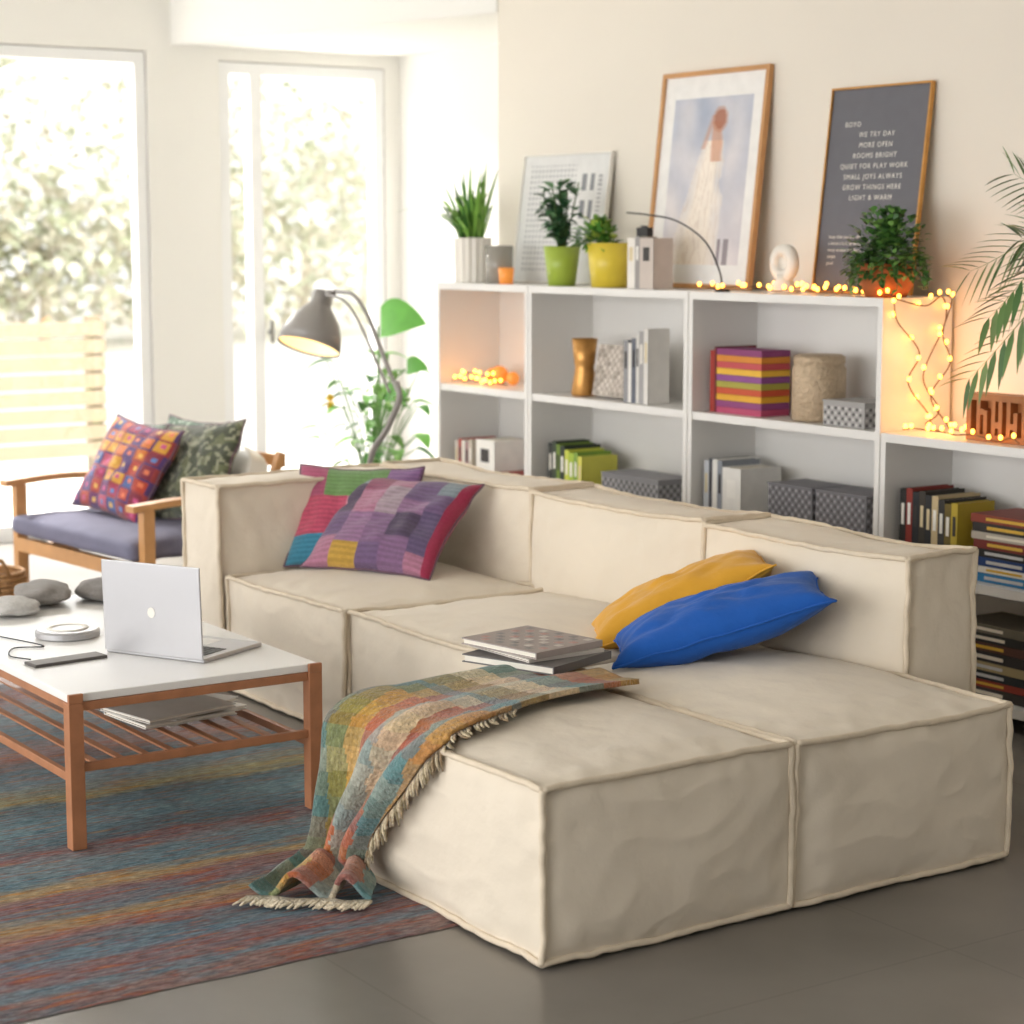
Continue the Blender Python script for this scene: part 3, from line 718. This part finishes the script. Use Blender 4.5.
def bushy(B,c,n,R,colors,leafL,leafW,zscale=1.0,droop=.3,ph0=-.2):
    for k in range(n):
        a=random.uniform(0,6.28);ph=random.uniform(ph0,1.5);r=R*random.uniform(.25,1)
        p=Vector(c)+Vector((math.cos(a)*math.cos(ph)*r,math.sin(a)*math.cos(ph)*r*.8,math.sin(ph)*r*zscale))
        if p.y>5.15: p.y=5.15
        d=(p-Vector(c)).normalized()+Vector((random.uniform(-.5,.5),random.uniform(-.5,.3),random.uniform(-.2,.4)))
        B.leaf(p,d,leafL*random.uniform(.7,1.2),leafW*random.uniform(.7,1.2),droop,random.choice(colors),n=4)
gx=-7.12
g=pot('green_potted_plant',gx,5.02,ZT,tp(.058,.078,.165),M['lime'],soil_r=.07,soil_z=.145);B=MB()
for k in range(13):
    a=random.uniform(0,6.28);h=random.uniform(.14,.28);s_=random.uniform(.02,.09)
    tip=Vector((gx+math.cos(a)*s_*1.3,5.0+math.sin(a)*s_,ZT+.15+h))
    B.tube([(gx+math.cos(a)*.02,5.02,ZT+.14),tuple(tip)],.003,'#4f6a3a',seg=5)
    for q in range(10):
        t=.2+.8*q/9;p=Vector((gx,5.02,ZT+.14)).lerp(tip,t)
        B.leaf(p,(random.uniform(-1,1),random.uniform(-1,.6),random.uniform(0,.7)),random.uniform(.06,.09),.045,.3,random.choice(['#3f6f4a','#5a8a5f','#33603c','#6f9a68']),n=5)
B.build('foliage',M['leaf'],g,smooth=True)
g=pot('yellow_potted_herb',-6.78,5.02,ZT,tp(.075,.094,.18),M['yel'],soil_r=.087,soil_z=.15);B=MB()
bushy(B,(-6.84,5.0,ZT+.17),190,.10,['#5f9a3a','#79a84a','#4a8030','#b9cf5a'],.05,.035)
for k in range(10): B.tube([(-6.82,5.02,ZT+.14),(-6.84+random.uniform(-.07,.07),5.0+random.uniform(-.06,.06),ZT+.22)],.002,'#5a7a3a',seg=5)
B.build('foliage',M['leaf'],g,smooth=True)
book_row('book_row',-6.58,ZT,[(.05,.20,'#e9e4dc'),(.03,.205,'#9a9693'),(.09,.20,'#cbbfb6')],y=4.96,dep=.10)
g=group('pocket_camera',(-6.52,5.0,1.6));B=MB();zz=ZT+.206;B.box(-6.55,-6.48,4.98,5.01,zz,zz+.035,'#2b2a2a');B.box(-6.53,-6.505,4.985,5.005,zz+.035,zz+.043,'#444444');B.build('body',M['attr'],g,bevel=.002)
g=group('curved_wire_stand',(-6.1,5.0,1.39));B=MB()
B.tube(cr_path([(-6.00,4.97,ZT+.004),(-6.02,4.97,ZT+.08),(-6.11,4.97,ZT+.19),(-6.28,4.97,ZT+.265),(-6.46,4.97,ZT+.29),(-6.60,4.97,ZT+.30)],40),.0035,seg=8)
B.lathe([(0,0),(.03,0),(.026,.008),(0,.008)],(-6.00,4.97,ZT),24);B.build('wire',M['black'],g,smooth=True)
rx=-5.72
g=group('ring_table_lamp',(rx,5.03,1.39));B=MB();
B.lathe([(0,0),(.06,0),(.055,.02),(.03,.05),(.028,.07),(0,.07)],(rx,5.03,ZT),32)
Tr=Matrix.Translation((rx,5.03,ZT+.11))@Matrix.Rotation(math.radians(90),4,'X')
B.lathe([(.03+.0,-.02),(.055,-.022),(.068,-.012),(.07,0),(.068,.012),(.055,.022),(.03,.02),(.027,0),(.03,-.02)],T=Tr,seg=40)
B.lathe([(0,-.006),(.03,-.006),(.03,.006),(0,.006)],T=Tr,seg=24);B.build('body',M['ivory'],g,smooth=True)
tx_=-5.14
g=pot('trailing_potted_plant',tx_-.04,5.02,ZT,[(0,0),(.07,0),(.09,.04),(.10,.09),(.102,.115),(.095,.115),(.09,.08),(0,.02)],M['terra'],soil_r=.09,soil_z=.10);B=MB()
bushy(B,(tx_-.02,5.0,ZT+.13),1000,.165,['#3f6a32','#5a8a40','#2f5528','#6f9a4a','#4a7a35'],.028,.024,zscale=1.05,ph0=-.5)
for k in range(30):
    a=random.uniform(3.0,6.6);p=[Vector((tx_-.02,5.0,ZT+.14)),Vector((tx_+math.cos(a)*.13,5.0+math.sin(a)*.10,ZT+.14)),Vector((tx_+math.cos(a)*.155,5.0+math.sin(a)*.125,ZT+random.uniform(.02,.08)))]
    B.tube(cr_path(p,8),.0015,'#4a6a30',seg=4)
    for q in cr_path(p,10)[3:]:
        B.leaf(q,(random.uniform(-1,1),random.uniform(-1,.4),random.uniform(-.5,.5)),.025,.02,.2,random.choice(['#3f6a32','#5a8a40','#6f9a4a']),n=3)
B.build('foliage',M['leaf'],g,smooth=True)
g=pot('potted_palm',-4.07,5.07,ZS[2]+.002,tp(.10,.13,.22),M['ivory'],soil_r=.12,soil_z=.2);B=MB()
c0=Vector((-4.07,5.07,ZS[2]+.2))
for (tx,ty,tz,bend) in ((-.52,-.10,.26,.30),(-.52,-.25,.02,.34),(-.46,-.14,.66,.12),(-.50,-.05,.46,.2),(-.30,-.1,.85,.05),(.2,-.15,.7,.1),(.35,-.1,.4,.2),(0,-.3,.6,.2),(-.36,-.34,.22,.38),(-.48,-.3,.36,.28)):
    mid=c0+Vector((tx*.4,ty*.4,tz*.55+bend)); end=c0+Vector((tx,ty,tz)); pts=cr_path([c0,mid,end],26)
    B.tube(pts,[.006*(1-i/28) for i in range(27)],'#6a8a45',seg=5)
    for i in range(6,27):
        d=(pts[i]-pts[i-1]).normalized();sd=d.cross(Vector((0,1,0))).normalized()
        for s_ in (-1,1):
            B.leaf(pts[i],d*1.0+sd*s_*.8+Vector((0,random.uniform(-.3,.1),0)),.19*(1-.4*abs(i-14)/12),.024,.15,random.choice(['#5f7f45','#7a9658','#4a6e3a']),n=4)
B.build('fronds',M['leaf'],g,smooth=True)

# ---------------------------------------------------------------- fairy lights
fl=group('fairy_lights',(-5.3,4.98,1.39)); W_=MB();S=MB()
def strand(pts,n,nb,jit=.012):
    path=cr_path(pts,n); 
    W_.tube(path,.0024,'#7a5a35',seg=5)
    for k in range(nb):
        p=path[int((k+.5)/nb*n)]+Vector((random.uniform(-jit,jit),random.uniform(-jit,0),random.uniform(0,jit)+.006))
        S.lathe([(0,-.009),(.005,-.007),(.0075,0),(.005,.007),(0,.009)],tuple(p),8)
def wav(x0,x1,z,y,n,a=.02):
    return [(x0+(x1-x0)*i/n,y+random.uniform(-a,a),z+.006+random.uniform(0,.018)) for i in range(n+1)]
strand(wav(-6.14,-5.5,ZT,4.985,14),120,14);strand(wav(-5.6,-5.30,ZT,4.95,6),60,7);strand(wav(-5.95,-5.32,ZT,5.14,12),100,10)
XS=-5.085
strand([(-5.30,4.955,ZT+.01),(-5.14,4.955,ZT+.01),(XS,4.96,ZT+.005),(XS+.004,4.98,1.31),(XS+.012,5.08,1.20),(XS+.012,5.03,1.10),(XS+.02,5.12,.99),(-5.0,5.08,.945),(-4.93,5.04,.945)],90,12)
strand([(-5.03,5.16,ZT+.01),(XS+.02,5.22,1.37),(XS+.012,5.19,1.26),(XS+.012,5.23,1.16),(XS+.012,5.14,1.05),(XS+.03,5.2,.955),(-4.95,5.12,.945),(-4.85,5.10,.945)],90,13)
strand([(XS+.008,4.95,ZT),(XS+.012,5.10,1.36),(XS+.014,5.18,1.39),(XS+.012,5.20,1.30),(XS+.014,5.10,1.12),(XS+.014,5.18,1.0),(XS+.03,5.1,.955)],90,10)
strand(wav(-5.05,-4.5,ZS[2]+.002,4.97,10),80,10)
strand(wav(-7.93,-7.5,ZS[2]+.002,4.99,12,.03),80,12)
strand(wav(-7.90,-7.6,ZS[2]+.03,5.01,8,.02),60,7)
W_.build('wire',M['cable'],fl,smooth=True);S.build('bulbs',M['bulb'],fl,smooth=True)
g=group('amber_bauble_dish',(-7.7,5.1,.93));B=MB()
for (x,y,r) in ((-7.80,5.12,.035),(-7.72,5.10,.042),(-7.64,5.12,.03)): B.lathe([(r*math.sin(math.pi*i/12),-r*math.cos(math.pi*i/12)) for i in range(13)],(x,y,ZS[2]+.002+r),20)
B.build('baubles',M['amber'],g,smooth=True)
def plight(name,loc,power,col=(1,.46,.14),r=.04):
    l=D.lights.new(name,'POINT');l.energy=power;l.color=col;l.shadow_soft_size=r
    o=D.objects.new(name,l);link(o,fl);o.location=loc;return o
for loc,p_ in (((-5.7,5.03,1.43),.95),((-4.97,5.0,1.24),.9),((-4.93,5.06,1.02),.75),((-7.72,5.0,1.03),.4)):
    plight('string_glow',loc,p_)

# ---------------------------------------------------------------- floor lamp
g=group('arc_floor_lamp',(-7.55,4.3,0));B=MB()
B.lathe([(0,0),(.14,0),(.14,.015),(.03,.03),(0,.03)],(-7.62,4.3,0),40)
B.tube(cr_path([(-7.62,4.3,.02),(-7.58,4.3,.35),(-7.50,4.3,.66),(-7.36,4.3,.80),(-7.26,4.3,.93),(-7.28,4.3,1.0)],50),.013,seg=10)
B.tube(cr_path([(-7.27,4.3,.96),(-7.40,4.3,1.12),(-7.52,4.3,1.27),(-7.64,4.3,1.35),(-7.80,4.3,1.36)],40),.009,seg=10)
B.tube(cr_path([(-7.27,4.26,.96),(-7.41,4.26,1.12),(-7.54,4.26,1.26),(-7.66,4.26,1.33),(-7.80,4.26,1.345)],40),.006,seg=10)
top=Vector((-7.88,4.29,1.355));rim=top+Vector((.13,-.36,-.9))*.265;ax=(rim-top).normalized()
q=ax.to_track_quat('Z','Y').to_matrix().to_4x4();T=Matrix.Translation(top)@q
B.lathe([(0,-.0),(.042,.0),(.048,.01),(.048,.06),(.062,.075),(.105,.13),(.130,.19),(.140,.255),(.136,.255),(.125,.19),(.10,.135),(.05,.085)],T=T,seg=40)
B.beam(tuple(top+Vector((.02,0,.0))),(-7.78,4.28,1.355),.03,.02)
B.build('stand_and_shade',M['grey'],g,smooth=True)
B=MB();B.lathe([(.133,.247),(.122,.19),(.097,.137),(.045,.09),(0,.085)],T=T,seg=40);B.build('shade_lining',M['lampin'],g,smooth=True)
B=MB();B.lathe([(.035*math.sin(math.pi*i/10),.16-.045*math.cos(math.pi*i/10)) for i in range(11)],T=T,seg=20);B.build('light_bulb',mat('lamp_bulb','#fff2d8',.4,emit='#ffdca0',estr=4),g,smooth=True)

# ---------------------------------------------------------------- climbing plant by the window
g=group('potted_climbing_plant',(-8.6,4.95,0));B=MB();B.lathe(tp(.12,.16,.28),(-8.62,4.95,0),36);B.build('pot',M['ivory'],g,smooth=True)
B=MB();B.lathe([(0,.25),(.15,.248)],(-8.62,4.95,0),24);B.build('soil',M['soil'],g)
B=MB();st=(-8.62,4.95,.25)
for k in range(52):
    a=random.uniform(0,6.28);h=random.uniform(.1,.75);r=random.uniform(.04,.34)
    tip=Vector((-8.62+math.cos(a)*r*1.1,4.95+math.sin(a)*r*.7,.3+h))
    B.tube(cr_path([st,(tip+Vector(st))/2+Vector((0,0,.08)),tip],10),.003,'#5a8a3c',seg=5)
    B.leaf(tip,(math.cos(a),math.sin(a)-.3,random.uniform(-.3,.4)),random.uniform(.08,.15),random.uniform(.06,.10),.5,random.choice(['#4f8f3a','#6fae48','#3c7a33','#86bf5c']),n=8,heart=True)
for k in range(40):
    x=-8.25+random.uniform(-.1,.25);y=4.75+random.uniform(-.1,.1)
    tip=Vector((min(x,-8.06),y,random.uniform(.45,1.0)))
    B.tube(cr_path([st,(-8.4,4.85,.6),tip],10),.0025,'#6a9a4c',seg=4)
    B.leaf(tip,(random.uniform(-1,1),-.4,random.uniform(.0,1)),.09,.025,.4,'#8fbf6a',n=5)
for p,L in (((-8.44,4.9,1.17),.26),((-8.2,4.9,.98),.12),((-8.3,4.85,.85),.12)):
    B.tube(cr_path([st,(-8.5,4.92,.8),(p[0]-.02,p[1],p[2])],20),.005,'#5a8a3c',seg=6)
    B.leaf(p,(.75,.5,.35),L,L*.9,.3,'#62a845',n=10,heart=True,roll=.9)
B.build('foliage',M['leaf'],g,smooth=True)
B=MB()
for k in range(7):
    a=k*.9;B.leaf((-8.72,4.78,.80),(math.cos(a),-.4,math.sin(a)),.07,.035,.1,'#e8c63a',n=4)
B.build('blossom',M['leaf'],g,smooth=True)

# ---------------------------------------------------------------- armchair
ac=group('wooden_armchair',(-8.1,3.5,0))
ang=math.atan2(.10,1.0); TA=Matrix.Translation((-8.07,3.20,0))@Matrix.Rotation(ang,4,'Z')
B=MB(); w=.56; d=.66
for sx in (-1,1):
    x=sx*w
    B.box(x-.022,x+.022,.0,.05,0,.515,T=TA);B.box(x-.022,x+.022,d-.06,d-.01,0,.49,T=TA)
    pts=cr_path([(x,-.05,.525),(x,.2,.540),(x,.45,.530),(x,d,.50)],14)
    for i in range(14): B.beam(TA@pts[i],TA@pts[i+1]+(TA.to_3x3()@Vector((0,.002,0))),.065,.026)
    B.box(x-.015,x+.015,.055,d-.065,.20,.245,T=TA)
B.box(-w+.023,w-.023,-.0,.035,.225,.285,T=TA);B.box(-w+.023,w-.023,d-.05,d-.02,.22,.27,T=TA)
for sx in (-.42,.38): B.beam(TA@Vector((sx,d-.05,.25)),TA@Vector((sx,d+.12,.68)),.04,.03,up=(0,1,0))
for k in range(4): B.beam(TA@Vector((-.44,d+.0+k*.04,.36+k*.095)),TA@Vector((.40,d+.0+k*.04,.36+k*.095)),.02,.05)
B.build('frame',M['wood2'],ac)
def cushion(name,T,hx_,hy,hz,m,parent,n=24):
    B=MB();t=[-1+2*i/n for i in range(n+1)]
    def fn(a,b_,c):
        return T@Vector((hx_*a*(1-.03*abs(c)**4*1),hy*b_*(1-.05*abs(c)**4),hz*c*(1-.35*max(abs(a),abs(b_))**6)+.006*sn(a*3,b_*3,c,1)))
    for g_ in [lambda u,v:(1,u,v),lambda u,v:(-1,-u,v),lambda u,v:(-u,1,v),lambda u,v:(u,-1,v),lambda u,v:(u,v,1),lambda u,v:(u,-v,-1)]:
        vs=[fn(*g_(u,v)) for v in t for u in t];fs=[(j*(n+1)+i,j*(n+1)+i+1,(j+1)*(n+1)+i+1,(j+1)*(n+1)+i) for j in range(n) for i in range(n)]
        B.add(vs,fs)
    return B.build(name,m,parent,smooth=True,merge=True)
cushion('seat_cushion',TA@Matrix.Translation((0,.31,.345)),.53,.34,.06,M['navy'],ac)
cushion('back_cushion',TA@Matrix.Translation((-.02,d-.04,.56))@Matrix.Rotation(math.radians(-20),4,'X'),.44,.045,.16,M['ivory'],ac)
palC=['#b0402f','#c9702e','#6a2f62','#d09838','#3f5890','#a03050','#543a70','#b85068','#802f40']
def squares(u,v):
    i=int((u+1)*3.5);j=int((v+1)*3.5);fu=(u+1)*3.5-i;fv=(v+1)*3.5-j
    rnd=random.Random(i*31+j*7)
    base=lin(rnd.choice(palC))
    if max(abs(fu-.5),abs(fv-.5))>.40: return lin('#983c3a') if (i+j)%2 else lin('#52386a')
    if max(abs(fu-.5),abs(fv-.5))<.17: return lin(rnd.choice(['#e0b45a','#d87650','#6080b8','#c05080']))
    return base
def P(v): return TA@Vector(v)
def Rv(v): return TA.to_3x3()@Vector(v)
pillow('mosaic_pillow',P((-.12,.32,.600)),Rv((1,0,-.06)),Rv((.20,.50,.86)),.29,.225,.07,M['fabric'],squares,5)
def dots(c1,c2,c3,s):
    def f(u,v):
        k=noise.noise(Vector((u*s,v*s,3)));l=noise.noise(Vector((u*s*2.2,v*s*2.2,9)))
        return lin(c2 if l>.22 else (c3 if k>.1 else c1))
    return f
pillow('dark_patterned_pillow',P((.17,.47,.60)),Rv((1,.1,.1)),Rv((-.1,.4,.9)),.28,.23,.06,M['fabric'],dots('#454a39','#8f9078','#63674a',4),6)
pillow('leaf_print_pillow',P((-.42,.47,.58)),Rv((1,-.1,0)),Rv((0,.45,.88)),.27,.22,.06,M['fabric'],dots('#8fa595','#c9d3c4','#55705c',5),7)
pillow('leaf_print_pillow',P((-.10,.58,.59)),Rv((1,0,0)),Rv((0,.4,.9)),.26,.23,.05,M['fabric'],dots('#4f6a55','#a9b8a4','#35503f',5),8)
g=group('wicker_basket',(-8.02,2.80,0));B=MB()
cb=(-8.02,2.80,0)
for k in range(13):
    z=.012+k*.019;r=.115+.035*math.sin(k/12*2.2)
    B.tube([(cb[0]+math.cos(a*.2244)*r*(1+.02*(-1)**(a+k)),cb[1]+math.sin(a*.2244)*r*(1+.02*(-1)**(a+k)),z) for a in range(29)],.010,seg=6)
B.lathe([(0,.006),(.11,.006),(.11,.012),(0,.012)],cb,24)
for s_ in (-1,1): B.tube(cr_path([(cb[0]+s_*.14,cb[1]-.04,.24),(cb[0]+s_*.15,cb[1],.31),(cb[0]+s_*.14,cb[1]+.04,.24)],12),.008,seg=6)
B.build('weave',M['wicker'],g,smooth=True)

# ---------------------------------------------------------------- lights & world
w=D.worlds.new('World');C.scene.world=w;w.use_nodes=True
bg=w.node_tree.nodes['Background'];bg.inputs[0].default_value=(.98,.985,1,1);bg.inputs[1].default_value=1.9
def area(name,loc,target,sx,sy,power,col=(1,1,1)):
    l=D.lights.new(name,'AREA');l.shape='RECTANGLE';l.size=sx;l.size_y=sy;l.energy=power;l.color=col
    o=D.objects.new(name,l);C.scene.collection.objects.link(o);o.location=loc
    o.rotation_euler=(Vector(target)-Vector(loc)).to_track_quat('-Z','Y').to_euler();return o
area('left_fill_light',(-5.0,YL-.9,1.7),(-5.0,3,1.0),8.5,2.8,375,(1,.99,.975))  # added area lamp outside the unseen left windows, fills the room
area('garden_fill_light',(-13.2,4.0,5.0),(-7.5,3.4,.6),5,3,2100,(1,.985,.955))  # added lamp above the sightline, boosts window light onto the sofa tops
sl=D.lights.new('garden_sun','SUN');sl.energy=3.0;sl.angle=.02;sl.color=(1,.98,.94)
so=D.objects.new('garden_sun',sl);C.scene.collection.objects.link(so);so.location=(0,0,12)
so.rotation_euler=Vector((-.86,.08,-.5)).to_track_quat('-Z','Y').to_euler()

# ---------------------------------------------------------------- camera
cam=D.cameras.new('camera');co=D.objects.new('camera',cam);C.scene.collection.objects.link(co)
p=math.radians(7.7);az=math.radians(33.8)
F=Vector((-math.cos(az)*math.cos(p),math.sin(az)*math.cos(p),-math.sin(p)))
co.location=(0,0,1.6);co.rotation_euler=F.to_track_quat('-Z','Y').to_euler()
cam.sensor_width=36;cam.lens=36*2047/1024;cam.clip_end=200
cam.dof.use_dof=True;cam.dof.focus_distance=5.4;cam.dof.aperture_fstop=3.2
C.scene.camera=co
C.scene.view_settings.view_transform='Standard'
C.scene.view_settings.look='None'
C.scene.view_settings.exposure=0
